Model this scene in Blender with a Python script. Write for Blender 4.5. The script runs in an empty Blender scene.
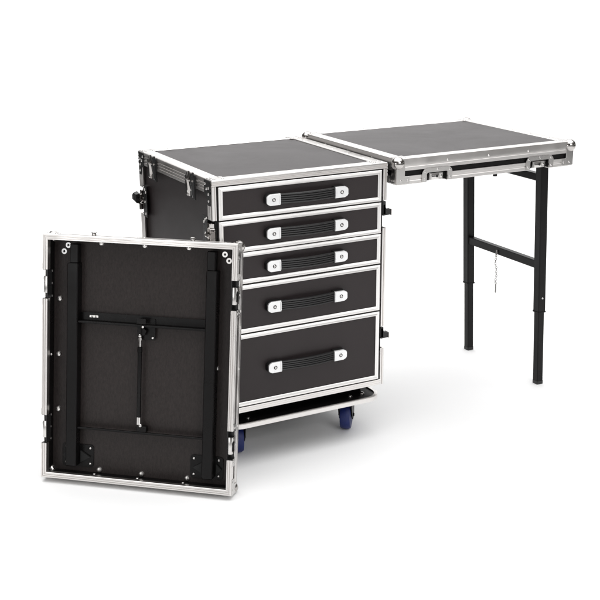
import bpy, bmesh, math, random
from mathutils import Vector, Matrix
random.seed(4)
S = bpy.context.scene
COL = S.collection

# ------------------------------------------------------------------ camera
cd = bpy.data.cameras.new('camera'); cam = bpy.data.objects.new('camera', cd); COL.objects.link(cam)
cd.sensor_width = 36.0; cd.lens = 1158.70 / 600 * 36.0; cd.clip_start = 0.05; cd.clip_end = 200
yaw, pitch, roll = 0.494382, 0.299772, -0.0034
fw = Vector((math.sin(yaw)*math.cos(pitch), math.cos(yaw)*math.cos(pitch), -math.sin(pitch)))
r0 = Vector((math.cos(yaw), -math.sin(yaw), 0)); u0 = r0.cross(fw)
r1 = r0*math.cos(roll) + u0*math.sin(roll); u1 = -r0*math.sin(roll) + u0*math.cos(roll)
M = Matrix((r1, u1, -fw)).transposed().to_4x4(); M.translation = (-1.33420, -3.00989, 1.56673)
cam.matrix_world = M
S.camera = cam
S.render.resolution_x = S.render.resolution_y = 1024

# ------------------------------------------------------------------ studio surroundings and lamps
S.view_settings.view_transform = 'Standard'; S.view_settings.look = 'None'
S.view_settings.exposure = 0; S.view_settings.gamma = 1
W = bpy.data.worlds.new('World'); S.world = W; W.use_nodes = True
nt = W.node_tree; nt.nodes.clear()
wo = nt.nodes.new('ShaderNodeOutputWorld'); bg = nt.nodes.new('ShaderNodeBackground')
bg.inputs['Color'].default_value = (1, 0.995, 0.985, 1); bg.inputs['Strength'].default_value = 0.44
nt.links.new(bg.outputs[0], wo.inputs[0])
# world tones by height, invented for metal reflections: dim below, dark band, bright top
wtc = nt.nodes.new('ShaderNodeTexCoord'); wsep = nt.nodes.new('ShaderNodeSeparateXYZ'); nt.links.new(wtc.outputs['Generated'], wsep.inputs[0])
wr = nt.nodes.new('ShaderNodeValToRGB'); wmap = nt.nodes.new('ShaderNodeMapRange'); wmap.inputs[1].default_value = -1; wmap.inputs[2].default_value = 1
nt.links.new(wsep.outputs['Z'], wmap.inputs[0]); nt.links.new(wmap.outputs[0], wr.inputs[0])
el = wr.color_ramp.elements; el[0].position = 0.47; el[0].color = (0.16, 0.155, 0.15, 1); el[1].position = 0.52; el[1].color = (0.85, 0.84, 0.83, 1)
for p_, c_ in ((0.56, (0.85, 0.84, 0.83, 1)), (0.62, (0.22, 0.205, 0.195, 1)), (0.72, (0.22, 0.205, 0.195, 1)), (0.82, (1.25, 1.25, 1.25, 1))):
    e_ = el.new(p_); e_.color = c_
nt.links.new(wr.outputs[0], bg.inputs['Color'])

def area(name, loc, target, sx, sy, power, color=(1, 1, 1)):
    l = bpy.data.lights.new(name, 'AREA'); l.shape = 'RECTANGLE'; l.size = sx; l.size_y = sy; l.energy = power; l.color = color
    o = bpy.data.objects.new(name, l); COL.objects.link(o); o.location = loc
    o.rotation_euler = (Vector(target) - Vector(loc)).to_track_quat('-Z', 'Y').to_euler()
    return o
area('overhead_softbox', (0.6, 0.0, 4.4), (0.75, 0.1, 0), 7.2, 6.2, 296)
area('backdrop_softbox', (2.3, 2.6, 4.6), (3.1, 4.6, 1.0), 5.0, 2.0, 84)
area('key_softbox', (-3.7, -1.7, 1.35), (-0.2, 0.0, 0.45), 1.4, 1.8, 19)
area('front_softbox', (0.6, -4.6, 2.6), (0.4, 0, 0.5), 2.8, 1.6, 66)

# ------------------------------------------------------------------ materials
def new_mat(name):
    m = bpy.data.materials.new(name); m.use_nodes = True
    return m, m.node_tree, m.node_tree.nodes['Principled BSDF']
def mat(name, col, rough=0.5, metal=0.0, nscale=0, nstretch=(1, 1, 1), cvar=0.0, rvar=0.0, bump=0.0, bdist=0.001, spec=0.5, coat=0.0, detail=4):
    m, t, b = new_mat(name)
    b.inputs['Base Color'].default_value = (*col, 1); b.inputs['Roughness'].default_value = rough
    b.inputs['Metallic'].default_value = metal; b.inputs['Specular IOR Level'].default_value = spec
    b.inputs['Coat Weight'].default_value = coat
    if nscale:
        tc = t.nodes.new('ShaderNodeTexCoord'); mp = t.nodes.new('ShaderNodeMapping'); mp.inputs['Scale'].default_value = nstretch
        n = t.nodes.new('ShaderNodeTexNoise'); n.inputs['Scale'].default_value = nscale; n.inputs['Detail'].default_value = detail
        n.inputs['Roughness'].default_value = 0.6
        t.links.new(tc.outputs['Object'], mp.inputs[0]); t.links.new(mp.outputs[0], n.inputs['Vector'])
        if cvar:
            r = t.nodes.new('ShaderNodeMapRange'); r.inputs[1].default_value = 0.2; r.inputs[2].default_value = 0.8
            r.inputs[3].default_value = 1 - cvar; r.inputs[4].default_value = 1 + cvar
            t.links.new(n.outputs['Fac'], r.inputs[0])
            mx = t.nodes.new('ShaderNodeVectorMath'); mx.operation = 'SCALE'; mx.inputs[0].default_value = col
            t.links.new(r.outputs[0], mx.inputs['Scale']); t.links.new(mx.outputs[0], b.inputs['Base Color'])
        if rvar:
            r = t.nodes.new('ShaderNodeMapRange'); r.inputs[1].default_value = 0.2; r.inputs[2].default_value = 0.8
            r.inputs[3].default_value = max(0.02, rough - rvar); r.inputs[4].default_value = rough + rvar
            t.links.new(n.outputs['Fac'], r.inputs[0]); t.links.new(r.outputs[0], b.inputs['Roughness'])
        if bump:
            bp = t.nodes.new('ShaderNodeBump'); bp.inputs['Strength'].default_value = bump; bp.inputs['Distance'].default_value = bdist
            t.links.new(n.outputs['Fac'], bp.inputs['Height']); t.links.new(bp.outputs[0], b.inputs['Normal'])
    return m
M_FLOOR = mat('white_sweep_paper', (0.93, 0.93, 0.93), 0.75, nscale=3, cvar=0.004, spec=0.15)
M_LAM = mat('charcoal_laminate', (0.0225, 0.0173, 0.0178), 0.40, nscale=900, cvar=0.25, bump=0.3, bdist=0.0003, spec=0.28)
M_PLY = mat('black_stained_ply', (0.0215, 0.0168, 0.0160), 0.48, nscale=46, nstretch=(5, 5, 2.2), cvar=0.40, bump=0.6, bdist=0.0008, spec=0.25, detail=8)
M_ALU = mat('anodised_aluminium', (0.73, 0.708, 0.69), 0.33, 1.0, nscale=9, cvar=0.025, rvar=0.015, detail=5)
M_ALU2 = mat('lit_aluminium_trim', (0.84, 0.825, 0.81), 0.40, 1.0, nscale=9, cvar=0.02, rvar=0.015, detail=5)  # paler copy of the aluminium; flat light on drawer frames put into its colour
M_STEEL = mat('zinc_plated_steel', (0.60, 0.585, 0.57), 0.22, 1.0, nscale=14, cvar=0.03, rvar=0.03, detail=2)
M_CHROME = mat('polished_steel', (0.46, 0.44, 0.425), 0.07, 1.0, nscale=14, rvar=0.02, cvar=0.02, detail=2)
M_BLK = mat('black_powder_coat', (0.0040, 0.0035, 0.0036), 0.30, nscale=700, bump=0.15, bdist=0.0003, spec=0.17)
M_BLKMET = mat('blackened_steel', (0.03, 0.03, 0.03), 0.30, 0.6, nscale=90, cvar=0.2, rvar=0.08)
M_RUB = mat('black_rubber', (0.008, 0.0078, 0.008), 0.45, nscale=300, bump=0.1, bdist=0.0003)
M_CAP = mat('silver_handle_cap', (0.80, 0.80, 0.80), 0.33, 0.55, nscale=80, rvar=0.05, cvar=0.03)
M_BLUE = mat('blue_polyurethane', (0.003, 0.012, 0.105), 0.5, nscale=90, cvar=0.15, rvar=0.08)
M_CHAIN = mat('dull_chain_steel', (0.26, 0.25, 0.24), 0.35, 1.0, nscale=200, cvar=0.2, rvar=0.08)
M_DARK = mat('dark_gap', (0.006, 0.006, 0.006), 0.8)

def worn(m, lo, hi, scale=2.3):
    t = m.node_tree; b = t.nodes['Principled BSDF']
    tc = t.nodes.new('ShaderNodeTexCoord'); n1 = t.nodes.new('ShaderNodeTexNoise'); n1.inputs['Scale'].default_value = scale; n1.inputs['Detail'].default_value = 9
    n1.inputs['Roughness'].default_value = 0.68; n1.inputs['Distortion'].default_value = 0.6
    r = t.nodes.new('ShaderNodeMapRange'); r.inputs[1].default_value = 0.3; r.inputs[2].default_value = 0.7; r.inputs[3].default_value = lo; r.inputs[4].default_value = hi
    t.links.new(tc.outputs['Object'], n1.inputs['Vector']); t.links.new(n1.outputs['Fac'], r.inputs[0]); t.links.new(r.outputs[0], b.inputs['Roughness'])
worn(M_LAM, 0.37, 0.46, 3.1); worn(M_BLK, 0.22, 0.42, 6); worn(M_CAP, 0.24, 0.44, 14); worn(M_ALU, 0.25, 0.40, 7); worn(M_BLUE, 0.35, 0.65, 20)

# ------------------------------------------------------------------ mesh helper
class MB:
    def __init__(s): s.bm = bmesh.new()
    def box(s, x0, x1, y0, y1, z0, z1, bev=0.0, seg=1):
        r = bmesh.ops.create_cube(s.bm, size=1)
        vs = r['verts']
        for v in vs:
            v.co = Vector(((x0+x1)/2 + v.co.x*(x1-x0), (y0+y1)/2 + v.co.y*(y1-y0), (z0+z1)/2 + v.co.z*(z1-z0)))
        if bev:
            es = list({e for v in vs for e in v.link_edges})
            bmesh.ops.bevel(s.bm, geom=es, offset=bev, segments=seg, affect='EDGES', profile=0.5)
        return s
    def prism(s, poly, o, u, v, n, d, bev=0.0):
        """poly in (u,v) plane at origin o, extruded by d along n"""
        o, u, v, n = Vector(o), Vector(u), Vector(v), Vector(n)
        a = [s.bm.verts.new(o + u*p[0] + v*p[1]) for p in poly]
        b = [s.bm.verts.new(o + u*p[0] + v*p[1] + n*d) for p in poly]
        k = len(poly); fs = [s.bm.faces.new(list(reversed(a))), s.bm.faces.new(b)]
        for i in range(k): fs.append(s.bm.faces.new((a[i], a[(i+1) % k], b[(i+1) % k], b[i])))
        if bev:
            es = [e for e in fs[1].edges]
            bmesh.ops.bevel(s.bm, geom=es, offset=bev, segments=2, affect='EDGES', profile=0.5)
        return s
    def seg(s, prof, P0, P1, I, D, m0=0, m1=0):
        """sweep profile [(inset, depth)...] from P0 to P1; I, D unit axes; m=1 shifts ends inward with the inset (mitre)"""
        P0, P1, I, D = Vector(P0), Vector(P1), Vector(I), Vector(D)
        L = (P1 - P0).normalized()
        a = [s.bm.verts.new(P0 + I*i + D*d + L*(m0*i)) for i, d in prof]
        b = [s.bm.verts.new(P1 + I*i + D*d - L*(m1*i)) for i, d in prof]
        k = len(prof)
        s.bm.faces.new(list(reversed(a))); s.bm.faces.new(b)
        for i in range(k): s.bm.faces.new((a[i], a[(i+1) % k], b[(i+1) % k], b[i]))
        return s
    def lathe(s, prof, o, axis, n=16):
        """prof [(r, h)...] turned round axis at o"""
        o, ax = Vector(o), Vector(axis).normalized()
        t = ax.orthogonal().normalized(); w = ax.cross(t)
        rings = []
        for r, h in prof:
            if r < 1e-7: rings.append([s.bm.verts.new(o + ax*h)])
            else: rings.append([s.bm.verts.new(o + ax*h + (t*math.cos(2*math.pi*i/n) + w*math.sin(2*math.pi*i/n))*r) for i in range(n)])
        for A, B in zip(rings, rings[1:]):
            for i in range(n):
                j = (i+1) % n
                if len(A) == 1 and len(B) == 1: continue
                if len(A) == 1: s.bm.faces.new((A[0], B[j], B[i]))
                elif len(B) == 1: s.bm.faces.new((A[i], A[j], B[0]))
                else: s.bm.faces.new((A[i], A[j], B[j], B[i]))
        return s
    def cyl(s, p0, p1, r, n=16, ch=0.0):
        p0, p1 = Vector(p0), Vector(p1); L = (p1-p0).length
        pr = [(0, 0), (r-ch, 0), (r, ch), (r, L-ch), (r-ch, L), (0, L)] if ch else [(0, 0), (r, 0), (r, L), (0, L)]
        return s.lathe(pr, p0, p1-p0, n)
    def ball(s, c, r, n=20):
        k = n//2
        return s.lathe([(r*math.sin(math.pi*i/k), -r*math.cos(math.pi*i/k)) for i in range(k+1)], c, (0, 0, 1), n)
    def dome(s, c, nrm, r, h, n=12):
        return s.lathe([(r, 0), (r*0.97, h*0.3), (r*0.75, h*0.75), (r*0.4, h*0.97), (0, h)], c, nrm, n)
    def loft(s, rings, cap=True, closed=True):
        R = [[s.bm.verts.new(Vector(p)) for p in ring] for ring in rings]; k = len(R[0])
        for A, B in zip(R, R[1:]):
            for i in range(k if closed else k-1): s.bm.faces.new((A[i], A[(i+1) % k], B[(i+1) % k], B[i]))
        if cap: s.bm.faces.new(list(reversed(R[0]))); s.bm.faces.new(R[-1])
        return s
    def torus_link(s, c, ax_long, ax_wide, L, Wd, r, n=14, k=6):
        c, a, b = Vector(c), Vector(ax_long).normalized(), Vector(ax_wide).normalized(); nn = a.cross(b)
        rings = []
        for i in range(n):
            t = 2*math.pi*i/n
            p = c + a*(L/2*math.cos(t)) + b*(Wd/2*math.sin(t)); rad = (a*math.cos(t) + b*math.sin(t)).normalized()
            rings.append([p + rad*(r*math.cos(2*math.pi*j/k)) + nn*(r*math.sin(2*math.pi*j/k)) for j in range(k)])
        R = [[s.bm.verts.new(p) for p in ring] for ring in rings]
        for i in range(n):
            A, B = R[i], R[(i+1) % n]
            for j in range(k): s.bm.faces.new((A[j], A[(j+1) % k], B[(j+1) % k], B[j]))
        return s
    def tri(s): return s
    def build(s, name, m, parent=None, off=(0, 0, 0), ang=32):
        bmesh.ops.recalc_face_normals(s.bm, faces=s.bm.faces)
        off = Vector(off)
        for v in s.bm.verts: v.co -= off
        me = bpy.data.meshes.new(name); s.bm.to_mesh(me); s.bm.free()
        me.materials.append(m); me.shade_smooth(); me.set_sharp_from_angle(angle=math.radians(ang))
        o = bpy.data.objects.new(name, me); COL.objects.link(o)
        if parent: o.parent = parent
        return o
def empty(name, label, cat, loc, group=None, rot=None):
    o = bpy.data.objects.new(name, None); COL.objects.link(o); o.empty_display_size = 0.1
    o.location = loc; o['label'] = label; o['category'] = cat
    if group: o['group'] = group
    if rot is not None: o.rotation_euler = rot
    return o

def ribs(x0, x1, d, n, g=0.0012, dep=0.0018, back=0.004, lip=0.0):
    """closed profile across a flat band from x0 to x1 at depth d (outward is smaller depth), with n grooves"""
    pts = [(x0, d + back), (x0, d + 0.0009), (x0 + 0.0009, d)]
    w = (x1 - x0)/(n + 1)
    for i in range(1, n + 1):
        c = x0 + w*i
        pts += [(c - g, d), (c - g*0.45, d + dep), (c + g*0.45, d + dep), (c + g, d)]
    pts += [(x1 - 0.0009, d), (x1, d + 0.0009), (x1, d + back)]
    return pts
def rounded(x0, x1, y0, y1, r, n=5, corners=(1, 1, 1, 1)):
    out = []
    for (cx, cy, a0, on) in ((x1-r, y0+r, -90, corners[1]), (x1-r, y1-r, 0, corners[2]), (x0+r, y1-r, 90, corners[3]), (x0+r, y0+r, 180, corners[0])):
        if on:
            for i in range(n+1):
                a = math.radians(a0 + 90*i/n); out.append((cx + r*math.cos(a), cy + r*math.sin(a)))
        else:
            a = math.radians(a0 + 45); q = r*math.sqrt(2); out.append((cx + r*(1 if math.cos(a) > 0 else -1), cy + r*(1 if math.sin(a) > 0 else -1)))
    return out

# ------------------------------------------------------------------ setting: one white paper sweep
mb = MB()
prof = [(-1.8, 0), (0, 0), (2, 0), (4, 0), (6.2, 0)] + [(6.2 + 1.8*math.sin(math.radians(a)), 1.8 - 1.8*math.cos(math.radians(a))) for a in range(6, 91, 6)] + [(8.0, 4.2)]
wq = Matrix.Translation((-1.3342, -3.0099, 0)) @ Matrix.Rotation(-yaw, 4, 'Z')
for (ya, za), (yb, zb) in zip(prof, prof[1:]):
    vs = [mb.bm.verts.new(wq @ Vector(p)) for p in ((-2.45, ya, za), (5.0, ya, za), (5.0, yb, zb), (-2.45, yb, zb))]; mb.bm.faces.new(vs)
bmesh.ops.remove_doubles(mb.bm, verts=mb.bm.verts, dist=1e-5)
fl = mb.build('floor', M_FLOOR, ang=60); fl['kind'] = 'structure'

# ================================================================== lid shell shared by the propped lid and the fold-out table
# local axes: x = a (across), y = d (0 at the open rim, D at the outer face), z = b (along)
def build_lid(root, w, h, D, rim, gap, cuts, br=0.0175, bi=0.0105, bdep=0.0135, ins=0.020, flange=0.038):
    off = (w/2, 0, 0)
    X, Y, Z = Vector((1, 0, 0)), Vector((0, 1, 0)), Vector((0, 0, 1))
    # open rim: channel with a ribbed front, interrupted by the latch recesses on both long sides
    P = ribs(0.0, ins, 0.0, 2, g=0.0017, dep=0.0022, back=rim)
    # small groove on the outer side
    P = [(0.0, rim), (0.0, rim*0.62), (0.0012, rim*0.56), (0.0012, rim*0.44), (0.0, rim*0.38)] + P[1:]
    m = MB()
    m.seg(P, (0, 0, 0), (w, 0, 0), Z, Y, 1, 1)
    m.seg(P, (0, 0, h), (w, 0, h), -Z, Y, 1, 1)
    for x, I in ((0, X), (w, -X)):
        ks = [0.0] + [c for cc in cuts for c in cc] + [h]
        for i in range(0, len(ks), 2):
            m.seg(P, (x, 0, ks[i]), (x, 0, ks[i+1]), I, Y, 1 if i == 0 else 0, 1 if i == len(ks)-2 else 0)
    m.build('rim_frame', M_ALU, root, off)
    # black side walls, seen in the slot and inside
    m = MB(); t0, t1 = 0.0045, 0.014
    m.box(0.001+t0, w-t0-0.001, rim*0.5, D-0.004, t0, t1); m.box(0.001+t0, w-t0-0.001, rim*0.5, D-0.004, h-t1, h-t0)
    for x0, x1 in ((t0, t1), (w-t1, w-t0)):
        ks = [t1] + [c for cc in cuts for c in cc] + [h-t1]
        for i in range(0, len(ks), 2): m.box(x0, x1, rim*0.5+0.0005, D-0.0045, ks[i], ks[i+1])
        for c0, c1 in cuts: m.box(x0, x1, gap+0.001, D-0.0045, c0, c1)
    m.build('side_wall', M_BLK, root, off)
    # outer panel
    m = MB(); m.box(0.006, w-0.006, D-0.009, D-0.0015, 0.006, h-0.006, 0.0005); m.build('panel', M_LAM, root, off)
    m = MB(); m.box(0.0142, w-0.0142, D-0.0112, D-0.0095, 0.0142, h-0.0142); m.build('inner_lining', M_PLY, root, off)
    # outer angle extrusion: side band and flange over the panel
    m = MB()
    sd = D - gap
    A = [(0.0, gap), (0.0, gap+sd*0.28), (0.0009, gap+sd*0.31), (0.0009, gap+sd*0.36), (0.0, gap+sd*0.39), (0.0, D-0.003), (0.0009, D-0.0009), (0.003, D), (flange-0.0015, D), (flange, D-0.0013), (0.0042, D-0.0013), (0.0042, gap)]
    m.seg(A, (0, 0, 0), (w, 0, 0), Z, Y, 1, 1); m.seg(A, (0, 0, h), (w, 0, h), -Z, Y, 1, 1)
    m.seg(A, (0, 0, 0), (0, 0, h), X, Y, 1, 1); m.seg(A, (w, 0, 0), (w, 0, h), -X, Y, 1, 1)
    # rivets along the flange and the side bands
    nb = 6
    for i in range(1, nb):
        b = h*i/nb
        for x in (flange*0.62, w-flange*0.62): m.dome((x, D, b), Y, 0.0042, 0.0021, 10)
        a = w*i/nb
        for z in (flange*0.62, h-flange*0.62): m.dome((a, D, z), Y, 0.0042, 0.0021, 10)
    for b in (h*0.27, h*0.5, h*0.73):
        m.dome((0, gap+sd*0.55, b), -X, 0.0036, 0.0015, 10); m.dome((w, gap+sd*0.55, b), X, 0.0036, 0.0015, 10)
    for a in (w*0.25, w*0.5, w*0.75):
        m.dome((a, gap+sd*0.55, 0), -Z, 0.0036, 0.0015, 10); m.dome((a, gap+sd*0.55, h), Z, 0.0036, 0.0015, 10)
    m.build('edge_frame', M_ALU, root, off)
    # ball corners with riveted ears
    for sx in (0, 1):
        for sz in (0, 1):
            m = MB()
            def q(a, d, b): return (a if not sx else w-a, d, b if not sz else h-b)
            def pl(a0, a1, d0, d1, b0, b1):
                p, r_ = q(a0, d0, b0), q(a1, d1, b1)
                m.box(min(p[0], r_[0]), max(p[0], r_[0]), d0, d1, min(p[2], r_[2]), max(p[2], r_[2]), 0.0006)
            t = 0.0018
            pl(-t, 0.0003, 0.003, D-0.014, -t, 0.029); pl(-t+0.0002, 0.0003, 0.0032, min(gap*0.8, 0.026), 0.028, 0.047)
            pl(-t+0.0001, 0.029, 0.0031, D-0.0141, -t+0.0001, 0.0003); pl(0.028, 0.047, 0.0033, min(gap*0.8, 0.026), -t+0.0003, 0.0004)
            pl(0.004, 0.047, D-0.0008, D+0.0007, 0.004, 0.047)
            mm = D*0.16
            for c, nrm in (((-t, mm, 0.014), (-1, 0, 0)), ((-t, mm, 0.039), (-1, 0, 0)), ((0.014, mm, -t), (0, 0, -1)), ((0.039, mm, -t), (0, 0, -1))):
                nn = (nrm[0]*(1 if not sx else -1), 0, nrm[2]*(1 if not sz else -1))
                m.dome(q(*c), nn, 0.0036, 0.0016, 10)
            for c in ((0.038, 0.016), (0.016, 0.038), (0.038, 0.038)): m.dome(q(c[0], D+0.0006, c[1]), (0, 1, 0), 0.0034, 0.0016, 10)
            bc = m.build('ball_corner', M_STEEL, root, off)
            m = MB(); m.ball(q(bi, D-bdep, bi), br, 32); m.build('ball', M_CHROME, bc, off)
    # recessed twist latches
    for sx in (0, 1):
        for c0, c1 in cuts:
            s = 1 if not sx else -1; x = 0 if not sx else w
            N = Vector((-s, 0, 0)); o = Vector((x, 0, 0))
            m = MB()
            # arched surround plate: outer rounded top, inner opening downwards
            e = 0.019; n = 7; r = min(0.020, gap*0.45); top = gap + 0.0015
            outer = [(c0-e, 0.003), (c0-e, top-r)] + [(c0-e+r-r*math.cos(math.pi/2*i/n), top-r+r*math.sin(math.pi/2*i/n)) for i in range(1, n+1)] \
                + [(c1+e-r+r*math.sin(math.pi/2*i/n), top-r+r*math.cos(math.pi/2*i/n)) for i in range(0, n+1)] + [(c1+e, 0.003)]
            it = gap*0.70
            inner = [(c1+0.001, 0.003), (c1+0.001, it-0.004), (c1-0.003, it), (c0+0.003, it), (c0-0.001, it-0.004), (c0-0.001, 0.003)]
            m.prism(outer + inner, o + N*0.0001, Z, Y, N, 0.0022)
            for b_, d_ in ((c0-e*0.5, 0.010), (c1+e*0.5, 0.010), (c0-e*0.4, top-0.010), (c1+e*0.4, top-0.010), ((c0+c1)/2, top-0.006)):
                m.dome(o + N*0.0022 + Z*b_ + Y*d_, N, 0.0036, 0.0016, 10)
            sp = m.build('latch', M_STEEL, root, off)
            # dish
            m = MB()
            xa, xb = (0.0150, 0.0165) if s > 0 else (w-0.0165, w-0.0150)
            m.box(xa, xb, 0.002, gap, c0+0.0015, c1-0.0015)
            lo, hi = min(x, x+s*0.0148), max(x, x+s*0.0148)
            m.box(lo, hi, it-0.0005, it+0.0012, c0+0.0015, c1-0.0015)
            m.box(lo, hi, 0.003, it-0.0006, c0-0.0002, c0+0.0013); m.box(lo, hi, 0.003, it-0.0006, c1-0.0013, c1+0.0002)
            m.build('latch_dish', M_BLKMET, sp, off)
            cm = (c0+c1)/2
            m = MB()
            lo, hi = min(x+s*0.003, x+s*0.0148), max(x+s*0.003, x+s*0.0148)
            m.box(lo, hi, 0.005, it-0.0035, cm-0.027, cm+0.024, 0.0012, 2)
            lo, hi = min(x+s*0.0012, x+s*0.004), max(x+s*0.0012, x+s*0.004)
            m.box(lo, hi, 0.006, it-0.0045, cm+0.010, cm+0.0235, 0.0008)
            m.box(lo, hi, 0.006, it-0.0045, cm-0.0265, cm-0.019, 0.0008)
            m.dome(o - N*0.0012 + Z*(cm+0.0165) + Y*(it*0.5), N, 0.0048, 0.0014, 14)
            m.build('latch_body', M_STEEL, sp, off)
            m = MB()
            lo, hi = min(x+s*0.0024, x+s*0.0032), max(x+s*0.0024, x+s*0.0032)
            m.box(lo, hi, it*0.5-0.0012, it*0.5+0.0012, cm-0.017, cm+0.002)
            m.cyl(o - N*0.0034 + Z*(cm+0.003) + Y*(it*0.5), o - N*0.0022 + Z*(cm+0.003) + Y*(it*0.5), 0.0042, 14)
            m.build('key_slot', M_DARK, sp, off)

# ================================================================== the drawer case
cx, cy, CZ0, CZ1, CW, CD = 0.3, 0.295, 0.1745, 0.9113, 0.600, 0.590
CO = (cx, cy, CZ0)
case = empty('flight_case', 'tall black flight case with five drawers and silver edges on a wheeled dolly', 'flight case', CO)
X, Y, Z = Vector((1, 0, 0)), Vector((0, 1, 0)), Vector((0, 0, 1))
m = MB(); m.box(0.012, 0.586, 0.016, CD-0.010, CZ0+0.004, CZ1-0.012); m.build('carcass', M_LAM, case, CO)
m = MB(); m.box(0.008, 0.592, 0.008, CD-0.008, CZ1-0.010, CZ1-0.0022); m.build('top_panel', M_LAM, case, CO)
# dark front reveal behind the drawers
m = MB(); m.box(0.0125, 0.5875, 0.0125, 0.0155, CZ0+0.01, CZ1-0.014); m.build('drawer_reveal', M_DARK, case, CO)
# top frame
def angle_prof(side, fl, n):
    # (inset, depth) with depth measured down from the top
    p = [(fl, 0.0013), (fl-0.0015, 0.0), (0.0035, 0.0), (0.0010, 0.0012), (0.0, 0.0040)]
    st = (side-0.006)/(n+1)
    for i in range(1, n+1):
        c = 0.004 + st*i
        p += [(0.0, c-0.0018), (0.0020, c-0.0009), (0.0020, c+0.0009), (0.0, c+0.0018)]
    return p + [(0.0, side-0.001), (0.001, side), (0.005, side), (0.005, 0.0013)]
m = MB()
PF, PS = angle_prof(0.0190, 0.0375, 2), angle_prof(0.043, 0.042, 3)
def mit(prof, P0, P1, I): m.seg(prof, P0, P1, I, -Z, 1, 1)
# front/back runs carry the front profile, sides the deep one; both meet on the mitre
mit(PF, (0, 0, CZ1), (CW, 0, CZ1), Y); mit(PF, (0, CD, CZ1), (CW, CD, CZ1), -Y)
mit(PS, (0, 0, CZ1), (0, CD, CZ1), X); mit(PS, (CW, 0, CZ1), (CW, CD, CZ1), -X)
for i in range(1, 6):
    y = CD*i/6
    for x in (0.030, CW-0.030): m.dome((x, y, CZ1), Z, 0.0042, 0.0021, 10)
for i in range(1, 6):
    for y in (0.024, CD-0.024): m.dome((CW*i/6, y, CZ1), Z, 0.0042, 0.0021, 10)
m.build('top_frame', M_ALU, case, CO)
for sx in (0, 1):
    for sy in (0, 1):
        m = MB(); a = lambda v, s, L: v if not s else L - v
        x0, x1 = sorted((a(0.003, sx, CW), a(0.052, sx, CW))); y0, y1 = sorted((a(0.003, sy, CD), a(0.046, sy, CD)))
        m.box(x0, x1, y0, y1, CZ1-0.0008, CZ1+0.0007, 0.0004)
        for px, py in ((0.014, 0.013), (0.041, 0.013), (0.014, 0.036), (0.041, 0.036)): m.dome((a(px, sx, CW), a(py, sy, CD), CZ1+0.0006), Z, 0.0042, 0.0021, 10)
        m.build('corner_plate', M_STEEL, case, CO)
# corner posts, cut away at the latches
GAPS = ((0.300, 0.375), (0.702, 0.792))
zs = [CZ0, GAPS[0][0], GAPS[0][1], GAPS[1][0], GAPS[1][1], CZ1-0.0194]
for sx in (0, 1):
    for sy in (0, 1):
        fx = (lambda v: v) if not sx else (lambda v: CW - v)
        fy = (lambda v: v) if not sy else (lambda v: CD - v)
        # plan outline: front face .018 wide with a groove, side face .034 deep with a groove, returned inside
        pl = [(0.0147, 0.004), (0.0147, 0.0008), (0.0139, 0.0), (0.0106, 0.0), (0.0098, 0.0025), (0.0080, 0.0025), (0.0072, 0.0), (0.0035, 0.0), (0.0010, 0.0010), (0.0, 0.0035),
              (0.0, 0.0095), (0.0011, 0.0103), (0.0011, 0.0112), (0.0, 0.012), (0.0, 0.0215), (0.0011, 0.0223), (0.0011, 0.0232), (0.0, 0.024), (0.0, 0.033), (0.001, 0.034), (0.0055, 0.034), (0.0055, 0.004)]
        for i in (0, 2, 4):
            m = MB(); m.prism([(fx(p[0]), fy(p[1])) for p in pl], (0, 0, zs[i]), X, Y, Z, zs[i+1] - zs[i]); m.build('corner_post', M_ALU, case, CO)
# bottom frame
m = MB()
PB = [(0.006, 0.0), (0.001, 0.0), (0.0, 0.001), (0.0, 0.006), (0.0011, 0.0068), (0.0011, 0.0078), (0.0, 0.0086), (0.0, 0.0135), (0.0011, 0.0143), (0.0011, 0.0153), (0.0, 0.0161), (0.0, 0.0195), (0.001, 0.0205), (0.006, 0.0205)]
PB2 = [(a, d*1.9) for a, d in PB]
PB = [(a, d*0.88) for a, d in PB]
m.seg(PB, (0.0150, 0, CZ0), (CW-0.0150, 0, CZ0), Y, Z); m.seg(PB, (0.0150, CD, CZ0), (CW-0.0150, CD, CZ0), -Y, Z)
m.seg(PB2, (0, 0.0342, CZ0), (0, CD-0.0342, CZ0), X, Z); m.seg(PB2, (CW, 0.0342, CZ0), (CW, CD-0.0342, CZ0), -X, Z)
m.build('bottom_frame', M_ALU, case, CO)
# black corner brackets on the left and right faces
for sx in (0, 1):
    for sy in (0, 1):
        m = MB(); x = 0 if not sx else CW; s = -1 if not sx else 1
        f = (lambda v: v) if not sy else (lambda v: CD - v)
        poly = [(0.009, -0.0), (0.050, 0.0), (0.050, -0.043), (0.040, -0.048), (0.030, -0.048), (0.030, -0.070), (0.026, -0.074), (0.009, -0.074)]
        m.prism([(f(a_), b_) for a_, b_ in poly], (x, 0, CZ1-0.003), Y, Z, X*s, 0.0018)
        br = m.build('corner_bracket', M_BLKMET, case, CO)
        for a_, b_ in ((0.020, -0.022), (0.034, -0.026), (0.043, -0.012), (0.020, -0.040), (0.019, -0.060)):
            m = MB(); m.dome((x + s*0.0017, f(a_), CZ1-0.003+b_), X*s, 0.0042, 0.002, 10); m.build('rivet', M_ALU, br, CO)

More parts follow.
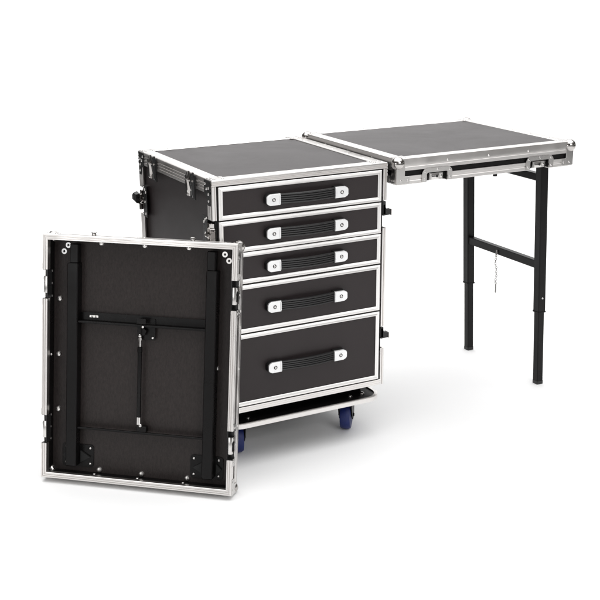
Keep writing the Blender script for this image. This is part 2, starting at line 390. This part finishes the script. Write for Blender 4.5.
# lift-off hinge catches on the top left edge
def catch(y0):
    m = MB()
    m.box(-0.0035, -0.0002, y0-0.002, y0+0.014, CZ1-0.078, CZ1-0.004, 0.0006); m.box(-0.0034, -0.0002, y0+0.030, y0+0.062, CZ1-0.074, CZ1-0.004, 0.0006); m.box(-0.0033, -0.0002, y0+0.0135, y0+0.0305, CZ1-0.034, CZ1-0.014, 0.0004); m.box(-0.0095, -0.0030, y0+0.044, y0+0.060, CZ1-0.070, CZ1-0.010, 0.002)
    c = m.build('lift_off_catch', M_BLKMET, case, CO)
    for dy in (0.004, 0.036):
        m = MB()
        m.loft([[(-0.003, y0+dy, z), (-0.003-w_, y0+dy+0.0025, z), (-0.003-w_, y0+dy+0.0075, z), (-0.003, y0+dy+0.0095, z)] for z, w_ in ((CZ1-0.072, 0.004), (CZ1-0.060, 0.007), (CZ1-0.040, 0.0075), (CZ1-0.022, 0.010), (CZ1-0.006, 0.006), (CZ1+0.004, 0.003))])
        if dy > 0.01: m.dome((-0.006, y0+dy+0.006, CZ1-0.066), (-1, 0, 0), 0.0062, 0.005, 12)
        else: m.dome((-0.006, y0+dy+0.006, CZ1-0.030), (-1, 0, 0), 0.0055, 0.006, 12)
        if dy > 0.01: m.cyl((-0.0085, y0+0.004, CZ1-0.021), (-0.0085, y0+0.050, CZ1-0.021), 0.0032, 12)
        m.build('catch_arm', M_CHROME if dy > 0.01 else M_BLKMET, c, CO)
    for dy, dz in ((0.023, -0.016), (0.023, -0.034), (0.029, -0.052)):
        m = MB(); m.dome((-0.0034, y0+dy, CZ1+dz), (-1, 0, 0), 0.0036, 0.0018, 10); m.build('rivet', M_ALU, c, CO)
catch(0.115); catch(0.425)

# butterfly latches set in the gaps of the corner posts
def corner_latch(sx, sy, z0, z1):
    x = 0 if not sx else CW; s = -1 if not sx else 1
    fx = (lambda v: v) if not sx else (lambda v: CW - v)
    fy = (lambda v: v) if not sy else (lambda v: CD - v)
    def bx(m, a0, a1, b0, b1, c0, c1, bev=0.0008):
        xs = sorted((fx(a0), fx(a1))); ys = sorted((fy(b0), fy(b1))); m.box(xs[0], xs[1], ys[0], ys[1], c0, c1, bev)
    zc = (z0+z1)/2
    m = MB()                                         # dark dish
    bx(m, 0.013, 0.0145, 0.005, 0.062, z0-0.010, z1+0.010); bx(m, 0.0004, 0.014, 0.040, 0.0415, z0-0.004, z1+0.004)
    if sx == 0: bx(m, -0.0015, 0.0004, 0.0345, 0.066, z0-0.006, z1+0.008, 0.0005)
    L = m.build('butterfly_latch', M_BLKMET, case, CO)
    m = MB()                                         # body with the swinging strike
    if sx == 0:
        bx(m, -0.004, 0.012, 0.012, 0.030, zc-0.006, z1-0.010, 0.0015); bx(m, -0.008, 0.000, 0.016, 0.026, zc-0.030, z1-0.022, 0.002)
        bx(m, -0.006, 0.012, 0.006, 0.012, zc-0.034, zc+0.020, 0.0015)
        bx(m, -0.003, 0.010, 0.030, 0.040, zc-0.026, zc+0.012, 0.001)
        m.cyl((fx(-0.005), fy(0.010), zc-0.004), (fx(-0.005), fy(0.036), zc-0.004), 0.005, 12, 0.001)
    else:
        bx(m, 0.002, 0.013, 0.002, 0.030, zc-0.002, z1-0.004, 0.0015)
    m.build('latch_body', M_CHROME if sx == 0 else M_BLKMET, L, CO)
    if sx == 0:
        for b, c in ((0.050, z1-0.004), (0.050, zc), (0.058, z1-0.012), (0.054, z0+0.006), (0.040, z1+0.002)):
            m = MB(); m.dome((fx(-0.0014), fy(b), c), X*s, 0.0040, 0.0022, 10); m.build('rivet', M_ALU, L, CO)
    else:
        m = MB(); m.loft([[(fx(p), fy(q_), z) for p, q_, z in ring] for ring in (
            [(0.012, 0.002, zc+0.030), (0.006, 0.002, zc+0.030), (0.006, 0.020, zc+0.030), (0.012, 0.020, zc+0.030)],
            [(0.012, 0.002, zc+0.014), (0.001, 0.002, zc+0.016), (0.001, 0.022, zc+0.016), (0.012, 0.022, zc+0.014)],
            [(0.012, 0.002, zc+0.012), (-0.016, 0.002, zc+0.012), (-0.016, 0.022, zc+0.012), (0.012, 0.022, zc+0.012)],
            [(0.012, 0.002, zc-0.005), (-0.016, 0.002, zc-0.004), (-0.016, 0.022, zc-0.004), (0.012, 0.022, zc-0.005)])])
        k = m.build('latch_strike', M_RUB, L, CO)
        m = MB(); bx(m, -0.0195, -0.0162, -0.001, 0.023, zc-0.006, zc+0.013, 0.0006); m.build('latch_tab', M_ALU, L, CO)
for sx in (0, 1):
    for sy in (0, 1):
        for g in GAPS: corner_latch(sx, sy, *g)
# back left latch stands open and reaches past the silhouette
m = MB()
m.loft([[(x_, CD+y_, z_) for x_, y_, z_ in ring] for ring in (
    [(-0.004, -0.010, 0.768), (-0.004, 0.016, 0.772), (-0.004, 0.016, 0.740), (-0.004, -0.010, 0.732)],
    [(-0.018, -0.012, 0.766), (-0.018, 0.014, 0.768), (-0.018, 0.014, 0.744), (-0.018, -0.012, 0.738)],
    [(-0.024, -0.008, 0.760), (-0.024, 0.010, 0.762), (-0.024, 0.010, 0.748), (-0.024, -0.008, 0.746)])])
m.build('open_latch_wing', M_BLKMET, case, CO)

# drawers
DR = ((0.7906, 0.8890), (0.6880, 0.7860), (0.5888, 0.6848), (0.4330, 0.5838), (0.1965, 0.4282))
DX0, DX1 = 0.0208, 0.5782
HX0, HX1 = 0.168, 0.447
def make_strap(zc, bow=0.012):
    m = MB(); n = 18; a, b = HX0+0.040, HX1-0.040; rings = []
    nr = 5; hh = 0.0158
    for i in range(n+1):
        t = i/n; x = a + (b-a)*t; y = -0.0125 - bow*math.sin(math.pi*t)
        ring = []
        for k in range(nr):                          # ridged outer side
            z0 = -hh + 2*hh*k/nr; z1 = -hh + 2*hh*(k+1)/nr; g = (z1-z0)
            ring += [(x, y, zc+z0), (x, y-0.0026, zc+z0+g*0.22), (x, y-0.0034, zc+z0+g*0.5), (x, y-0.0026, zc+z0+g*0.78)]
        ring += [(x, y, zc+hh), (x, y+0.005, zc+hh), (x, y+0.005, zc-hh)]
        rings.append(ring)
    m.loft(rings); return m
def cap_poly(s, grow=0.0):
    # nose points away from the strap; s = +1 for the right hand cap
    w_, h_ = 0.0455+grow, 0.0172+grow
    p = [(-grow, -h_), (w_*0.74, -h_), (w_*0.93, -h_*0.74), (w_, -h_*0.46), (w_, h_*0.46), (w_*0.93, h_*0.74), (w_*0.74, h_), (-grow, h_)]
    return p if s > 0 else [(-a, b) for a, b in reversed(p)]
for i, (z0, z1) in enumerate(DR):
    m = MB(); m.box(DX0+0.004, DX1-0.004, 0.0012, 0.0118, z0+0.004, z1-0.004)
    d = m.build('drawer', M_LAM, case, CO)
    m = MB()
    P = [(0.0, 0.012), (0.0, 0.001), (0.0012, 0.0), (0.0055, 0.0), (0.0063, 0.0004), (0.0071, 0.0), (0.0125, 0.0), (0.0135, 0.001), (0.0135, 0.0024), (0.0035, 0.0024), (0.0035, 0.012)]
    P = [(a, b - 0.002) for a, b in P]
    m.seg(P, (DX0, 0, z0), (DX1, 0, z0), Z, Y, 1, 1); m.seg(P, (DX0, 0, z1), (DX1, 0, z1), -Z, Y, 1, 1)
    m.seg(P, (DX0, 0, z0), (DX0, 0, z1), X, Y, 1, 1); m.seg(P, (DX1, 0, z0), (DX1, 0, z1), -X, Y, 1, 1)
    m.build('drawer_frame', M_ALU2, d, CO)
    zc = (z0+z1)/2 - 0.001
    make_strap(zc, (0.0120, 0.0108, 0.0126, 0.0114, 0.0098)[i]).build('handle_strap', M_RUB, d, CO)
    for s, xo in ((-1, HX0+0.0455), (1, HX1-0.0455)):
        m = MB(); m.prism(cap_poly(s, 0.001), (xo, 0.0014, zc), X, Z, -Y, 0.0165); m.build('handle_base', M_RUB, d, CO)
        m = MB(); m.prism(cap_poly(s), (xo, -0.0150, zc), X, Z, -Y, 0.0055, 0.0016)
        m.box(xo + (0.0002 if s > 0 else -0.0042), xo + (0.0042 if s > 0 else -0.0002), -0.0222, -0.0203, zc-0.0135, zc+0.0135, 0.0006)
        xs = xo + s*0.0225
        m.lathe([(0.0062, 0), (0.0062, 0.0006), (0.0046, 0.0006), (0.0044, -0.0006), (0.0, -0.0006)], (xs, -0.0204, zc), -Y, 16)
        c = m.build('handle_cap', M_CAP, d, CO, 22)
        m = MB(); m.lathe([(0.0062, -0.0009), (0.0060, 0.0010), (0.0040, 0.0016), (0.0036, 0.0006), (0, 0.0006)], (xs, -0.0204, zc), -Y, 14)
        m.build('screw_recess', M_BLKMET, d, CO)
        m = MB(); m.dome((xs, -0.0206, zc), -Y, 0.0046, 0.0028, 14); m.build('screw', M_STEEL, d, CO)

# ================================================================== dolly
DO = (0.3, 0.28, 0.0)
dolly = empty('dolly', 'low black wheeled dolly board with silver rim and blue wheels under the drawer case', 'dolly', DO)
BZ0, BZ1 = 0.1335, 0.1475; bx0, bx1, by0, by1 = 0.020, 0.5860, -0.0285, 0.600
m = MB(); m.prism(rounded(bx0+0.004, bx1-0.004, by0+0.004, by1-0.004, 0.056, 10), (0, 0, BZ0+0.001), X, Y, Z, BZ1-BZ0-0.005); m.build('board', M_BLK, dolly, DO)
m = MB()
o_, i_ = rounded(bx0, bx1, by0, by1, 0.060, 12), rounded(bx0+0.0115, bx1-0.0115, by0+0.0115, by1-0.0115, 0.0485, 12)
R = [[(p[0], p[1], z) for p in pts] for pts, z in ((o_, BZ0), (o_, BZ1-0.001), ([(a*0.86+b*0.14, c*0.86+d_*0.14) for (a, c), (b, d_) in zip(o_, i_)], BZ1), (i_, BZ1), (i_, BZ0))]
V = [[m.bm.verts.new(p) for p in ring] for ring in R]; k = len(o_)
for A, B in zip(V, V[1:] + V[:1]):
    for i in range(k): m.bm.faces.new((A[i], A[(i+1) % k], B[(i+1) % k], B[i]))
m.build('board_rim', M_ALU, dolly, DO)
m = MB(); m.box(0.04, 0.545, 0.055, 0.57, BZ1-0.0045, CZ0+0.0035); m.build('riser', M_BLK, dolly, DO)
for bxx, byy in ((0.487, 0.026), (0.533, 0.028), (0.114, 0.024), (0.070, 0.026)):
    m = MB(); m.lathe([(0.009, 0), (0.009, 0.001), (0.0062, 0.0014), (0.0062, 0.004), (0.004, 0.0055), (0, 0.006)], (bxx, byy, BZ1-0.004), Z, 12); m.build('bolt', M_STEEL, dolly, DO)
def caster(x, y, ang):
    r = Matrix.Translation(Vector((x, y, 0))) @ Matrix.Rotation(ang, 4, 'Z')
    rad, hw = 0.050, 0.018
    def fin(mb_, name, mt, par):
        for v in mb_.bm.verts: v.co = r @ v.co
        return mb_.build(name, mt, par, DO)
    m = MB(); m.box(-0.045, 0.045, -0.040, 0.040, BZ0-0.005, BZ0+0.0008, 0.001); m.cyl((0, 0, BZ0-0.020), (0, 0, BZ0-0.005), 0.026, 20)
    for sx in (-1, 1):
        for sy in (-1, 1): m.dome((sx*0.035, sy*0.030, BZ0-0.005), -Z, 0.006, 0.004, 10)
    c = fin(m, 'caster', M_BLKMET, dolly)
    m = MB()
    for s in (-1, 1):
        m.prism([(-0.030, 0.118), (0.034, 0.118), (0.050, 0.080), (0.046, 0.052), (0.032, 0.036), (0.014, 0.036), (-0.006, 0.060)], (0, s*(hw+0.003) - (0.0 if s > 0 else 0.0025), 0), X, Z, Y, 0.0025)
    m.box(-0.024, 0.026, -hw-0.003, hw+0.003, 0.1125, 0.1165)
    m.cyl((0.022, -hw-0.009, rad), (0.022, hw+0.009, rad), 0.006, 12, 0.001)
    fin(m, 'fork', M_BLK, c)
    m = MB(); q = 0.022
    m.lathe([(0.008, -hw), (rad-0.012, -hw), (rad-0.004, -hw*0.92), (rad-0.0008, -hw*0.55), (rad, 0), (rad-0.0008, hw*0.55), (rad-0.004, hw*0.92), (rad-0.012, hw), (0.008, hw)], (q, 0, rad), Y, 32)
    fin(m, 'wheel', M_BLUE, c)
caster(0.500, 0.075, math.radians(52)); caster(0.104, 0.078, math.radians(72)); caster(0.500, 0.50, math.radians(150)); caster(0.104, 0.50, math.radians(30))

# ================================================================== lid propped against the case
LO = Vector((-0.50782, 0.18510, 0.0170)); lyaw, ltilt = -0.718105, 0.174966
LW, LH, LD = 0.5990, 0.73952, 0.066
Rm = Matrix.Rotation(lyaw, 4, 'Z') @ Matrix.Rotation(-ltilt, 4, 'X')
lid = empty('case_lid', 'removed black case lid with folded legs inside, propped upright against the drawer case', 'case lid', LO + Rm.to_3x3() @ Vector((LW/2, 0, 0)), None, Rm.to_euler())
LCUT = ((0.106, 0.193), (0.5465, 0.634))
build_lid(lid, LW, LH, LD, 0.019, 0.032, LCUT, ins=0.0165)
LOFF = (LW/2, 0, 0)
IN = LD-0.0112                                     # inner face of the back
def mirror(a): return 0.6044 - a
for side in (0, 1):
    fa = (lambda a: a) if not side else mirror
    def sb(m, a0, a1, d0, d1, b0, b1, bev=0.0008):
        p, q_ = sorted((fa(a0), fa(a1))); m.box(p, q_, d0, d1, b0, b1, bev)
    m = MB(); sb(m, 0.0705, 0.1035, 0.0190, 0.0546, 0.036, 0.656, 0.0025)
    leg = m.build('folding_leg', M_BLK, lid, LOFF)
    m = MB(); sb(m, 0.0775, 0.1025, 0.0215, 0.0475, 0.656, 0.7125, 0.0022); m.build('inner_tube', M_BLK, leg, LOFF)
    m = MB(); pts = rounded(0.046, 0.148, 0.030, 0.099, 0.010); pts = [(fa(a), b) for a, b in pts]
    m.prism(pts, (0, IN-0.0030, 0), X, Z, Y, 0.0028)
    pts = [(0.108, 0.062), (0.126, 0.047), (0.126, 0.078)]
    fp = m.build('foot_plate', M_BLK, leg, LOFF)
    for tri in ([(0.108, 0.080), (0.138, 0.062), (0.108, 0.044)], [(0.066, 0.078), (0.066, 0.046), (0.050, 0.062)]):
        m = MB(); m.prism([(fa(a), b) for a, b in tri], (0, IN-0.0100, 0), X, Z, Y, 0.0069); m.build('dark_triangle', M_DARK, leg, LOFF)  # dark colour stands in for shade in the foot plate's triangular holes
    for a, b in ((0.060, 0.0885), (0.137, 0.0885), (0.137, 0.040), (0.0595, 0.040)):
        m = MB(); m.dome((fa(a), IN-0.0029, b), -Y, 0.0042, 0.003, 10); m.build('screw', M_ALU, leg, LOFF)
m = MB(); m.box(0.1037, 0.6044-0.1037, 0.0470, 0.0495, 0.4835, 0.508, 0.0006); m.box(0.1037, 0.6044-0.1037, 0.0250, 0.0496, 0.4775, 0.4835, 0.0008)
cb = m.build('crossbar', M_BLK, lid, LOFF)
m = MB(); m.dome((0.141, 0.0470, 0.496), -Y, 0.0035, 0.003); m.dome((0.152, 0.0470, 0.496), -Y, 0.0035, 0.003); m.box(0.132, 0.160, 0.0455, 0.0470, 0.4925, 0.4995, 0.0005); m.build('clip', M_STEEL, cb, LOFF)
m = MB(); m.box(0.1037, 0.6044-0.1037, 0.0270, 0.0290, 0.1530, 0.1585, 0.0006); m.box(0.1037, 0.6044-0.1037, 0.0290, 0.0496, 0.1530, 0.1552, 0.0005); m.build('lower_crossbar', M_BLK, lid, LOFF)
m = MB(); m.prism(rounded(0.285, 0.341, 0.437, 0.500, 0.003, 3), (0, 0.0440, 0), X, Z, Y, 0.0028)
m.box(0.300, 0.304, 0.026, 0.0445, 0.452, 0.500, 0.001); m.box(0.288, 0.318, 0.0235, 0.026, 0.486, 0.502, 0.001)
m.prism([(0.292, 0.452), (0.312, 0.452), (0.318, 0.466), (0.302, 0.478), (0.288, 0.466)], (0, 0.030, 0), X, Z, Y, 0.012)
bk = m.build('strut_bracket', M_BLK, lid, LOFF)
for a, b in ((0.333, 0.444), (0.309, 0.478)):
    m = MB(); m.dome((a, 0.0440 if a > 0.32 else 0.0235, b), -Y, 0.0042, 0.003, 10); m.build('screw', M_ALU, bk, LOFF)
m = MB(); m.lathe([(0, 0), (0.0055, 0), (0.0062, 0.002), (0.0062, 0.196), (0.0075, 0.197), (0.0075, 0.212), (0.005, 0.214), (0, 0.214)], (0.2975, 0.034, 0.203), Z, 14)
st = m.build('gas_strut', M_BLK, lid, LOFF)
m = MB(); m.cyl((0.2975, 0.034, 0.4165), (0.2975, 0.034, 0.448), 0.0036, 10); m.ball((0.2975, 0.034, 0.450), 0.0065, 12); m.cyl((0.2975, 0.034, 0.436), (0.2975, 0.034, 0.444), 0.0058, 10)
m.cyl((0.2975, 0.034, 0.180), (0.2975, 0.034, 0.2035), 0.0058, 10, 0.001); m.ball((0.3035, 0.033, 0.178), 0.0062, 12); m.build('strut_end', M_STEEL, st, LOFF)
m = MB(); m.box(0.292, 0.322, 0.0295, 0.0490, 0.1587, 0.176, 0.001); m.build('strut_foot', M_BLK, st, LOFF)
# bolt heads on the lining
BOLTS = [(0.0330, 0.543), (0.0310, 0.3735), (0.0310, 0.2035), (0.1665, 0.0235), (0.3025, 0.0235), (0.4475, 0.0245), (0.1645, 0.7175), (0.3010, 0.7170), (0.4375, 0.7175), (0.5290, 0.3660)]
for a, b in BOLTS:
    m = MB(); m.lathe([(0.0094, 0), (0.0092, 0.002), (0.0068, 0.0058), (0.0035, 0.0072), (0, 0.0074)], (a, IN, b), -Y, 16); m.build('bolt_head', M_ALU, lid, LOFF)
for a, b in ((0.0455, 0.686), (0.0585, 0.705), (0.5460, 0.7030), (0.5590, 0.6850)):
    m = MB(); m.lathe([(0.0088, 0), (0.0085, 0.0016), (0.0040, 0.0016), (0.0036, 0.0006), (0, 0.0006)], (a, IN, b), -Y, 16)
    bb = m.build('cup_washer', M_CAP if a < 0.3 else M_STEEL, lid, LOFF)
    m = MB(); m.dome((a, IN-0.0005, b), -Y, 0.0034, 0.0016, 10); m.build('screw', M_BLKMET, bb, LOFF)
for a, b in ((0.0195, 0.552), (0.0195, 0.627), (0.0195, 0.590), (0.0195, 0.187), (0.0195, 0.150), (0.0195, 0.113), (0.0195, 0.373)):
    m = MB(); m.dome((0.0141, 0.036, b), X, 0.0042, 0.003, 10); m.build('rivet', M_ALU, lid, LOFF)
    m = MB(); m.dome((LW-0.0141, 0.036, b), -X, 0.0042, 0.003, 10); m.build('rivet', M_ALU, lid, LOFF)
for a in (0.158, 0.296, 0.440):
    m = MB(); m.dome((a, 0.034, 0.0141), Z, 0.0045, 0.003, 10); m.build('rivet', M_ALU, lid, LOFF)
for a in (0.150, 0.455):                            # locating pegs on the upper edge
    m = MB(); m.cyl((a, 0.030, LH-0.006), (a, 0.030, LH+0.0075), 0.0065, 12, 0.0015); m.cyl((a, 0.030, LH+0.0075), (a, 0.030, LH+0.0105), 0.0085, 12, 0.001); m.build('locating_peg', M_STEEL, lid, LOFF)

# ================================================================== fold-out table: the second lid hooked to the case on two legs
TX0, TY0, TZ0, TL, TW, TD = 0.61717, -0.02643, 0.84022, 0.70523, 0.60147, 0.08255
Rt = Matrix(((0, 0, 1), (1, 0, 0), (0, 1, 0)))      # columns: local x->world y, y->z, z->x
table = empty('folding_table', 'black topped fold-out side table on two black legs hooked beside the drawer case', 'folding table', (TX0, TY0+TW/2, TZ0), None, Rt.to_euler())
build_lid(table, TW, TL, TD, 0.0262, 0.0437, ((0.112, 0.190), (0.525, 0.603)), 0.0215, 0.0085, 0.0150)
TOFF = (TW/2, 0, 0)
Minv = Rt.transposed()
def tb(m, name, mt, par):                           # a mesh written in world coordinates, stored in the table's own
    for v in m.bm.verts: v.co = Minv @ (v.co - Vector((TX0, TY0+TW/2, TZ0)))
    return m.build(name, mt, par)
def leg_x(z): return 1.3475 - 0.0475*z
LYS = (0.1085, 0.5365)
for yl in LYS:
    def tube(m, h_, z0, z1, cut=0.004):
        rings = []
        for z in (z0, z1):
            x = leg_x(z); rings.append([(x+a, yl+b, z) for a, b in ((-h_+cut, -h_), (h_-cut, -h_), (h_, -h_+cut), (h_, h_-cut), (h_-cut, h_), (-h_+cut, h_), (-h_, h_-cut), (-h_, -h_+cut))])
        m.loft(rings); return m
    leg = tb(tube(MB(), 0.0165, 0.2825, TZ0+0.055, 0.003), 'leg', M_BLK, table)
    tb(tube(tube(MB(), 0.0136, 0.010, 0.300, 0.0025), 0.0182, 0.2795, 0.2835, 0.003), 'inner_tube', M_BLK, leg)
    tb(tube(MB(), 0.0145, 0.0, 0.012, 0.003), 'foot_cap', M_RUB, leg)
    if yl > 0.3: continue
    m = MB(); z = 0.335; m.dome((leg_x(z)+0.000, yl-0.0164, z), -Y, 0.0042, 0.003, 10); tb(m, 'lock_button', M_STEEL, leg)
m = MB(); xz = leg_x(0.457)
m.box(xz-0.012, xz+0.012, LYS[0]+0.016, LYS[1]-0.016, 0.4425, 0.4715, 0.002); xb = tb(m, 'crossbar', M_BLK, table)
m = MB(); xz = leg_x(0.775); m.box(xz-0.014, xz+0.012, LYS[0]+0.016, LYS[1]-0.016, 0.763, 0.789, 0.002); tb(m, 'top_crossbar', M_BLK, table)
m = MB(); xz = leg_x(0.765); m.cyl((xz-0.03, 0.335, 0.745), (xz-0.03, 0.335, 0.80), 0.008, 12, 0.001); m.box(xz-0.045, xz-0.012, 0.320, 0.350, 0.792, 0.86, 0.001); tb(m, 'leg_hinge', M_BLK, table)
# chain with its locking pin
yc = 0.340; xc = leg_x(0.457) - 0.0135
m = MB(); m.cyl((xc-0.003, yc, 0.457), (xc+0.003, yc, 0.457), 0.004, 10); m.torus_link((xc-0.003, yc, 0.449), Z, Y, 0.016, 0.006, 0.0012)
z = 0.440; k = 0
while z > 0.335:
    sway = 0.003*math.sin(k*0.55) - 0.010*(0.44-z)/0.1*0.5
    m.torus_link((xc-0.004 + 0.001*math.sin(k*1.3), yc+sway, z), (0, 0.12*math.sin(k*1.7), 1), (0.8, 0.7, 0) if k % 2 else (0.7, -0.8, 0), 0.0105, 0.0062, 0.0011, 12, 5); z -= 0.0078; k += 1
ch = tb(m, 'chain', M_CHAIN, xb)
m = MB(); m.cyl((xc-0.004, yc-0.006, 0.296), (xc-0.004, yc-0.006, 0.330), 0.0026, 10, 0.0006); m.torus_link((xc-0.004, yc-0.006, 0.333), Z, Y, 0.010, 0.009, 0.0012); tb(m, 'locking_pin', M_CHAIN, xb)
# joint strip between case and table
m = MB(); m.box(0.6012, TX0-0.0015, 0.012, 0.560, 0.896, 0.9035, 0.001); m.cyl((0.609, 0.014, 0.9035), (0.609, 0.558, 0.9035), 0.0045, 10); tb(m, 'hinge_strip', M_BLKMET, table)
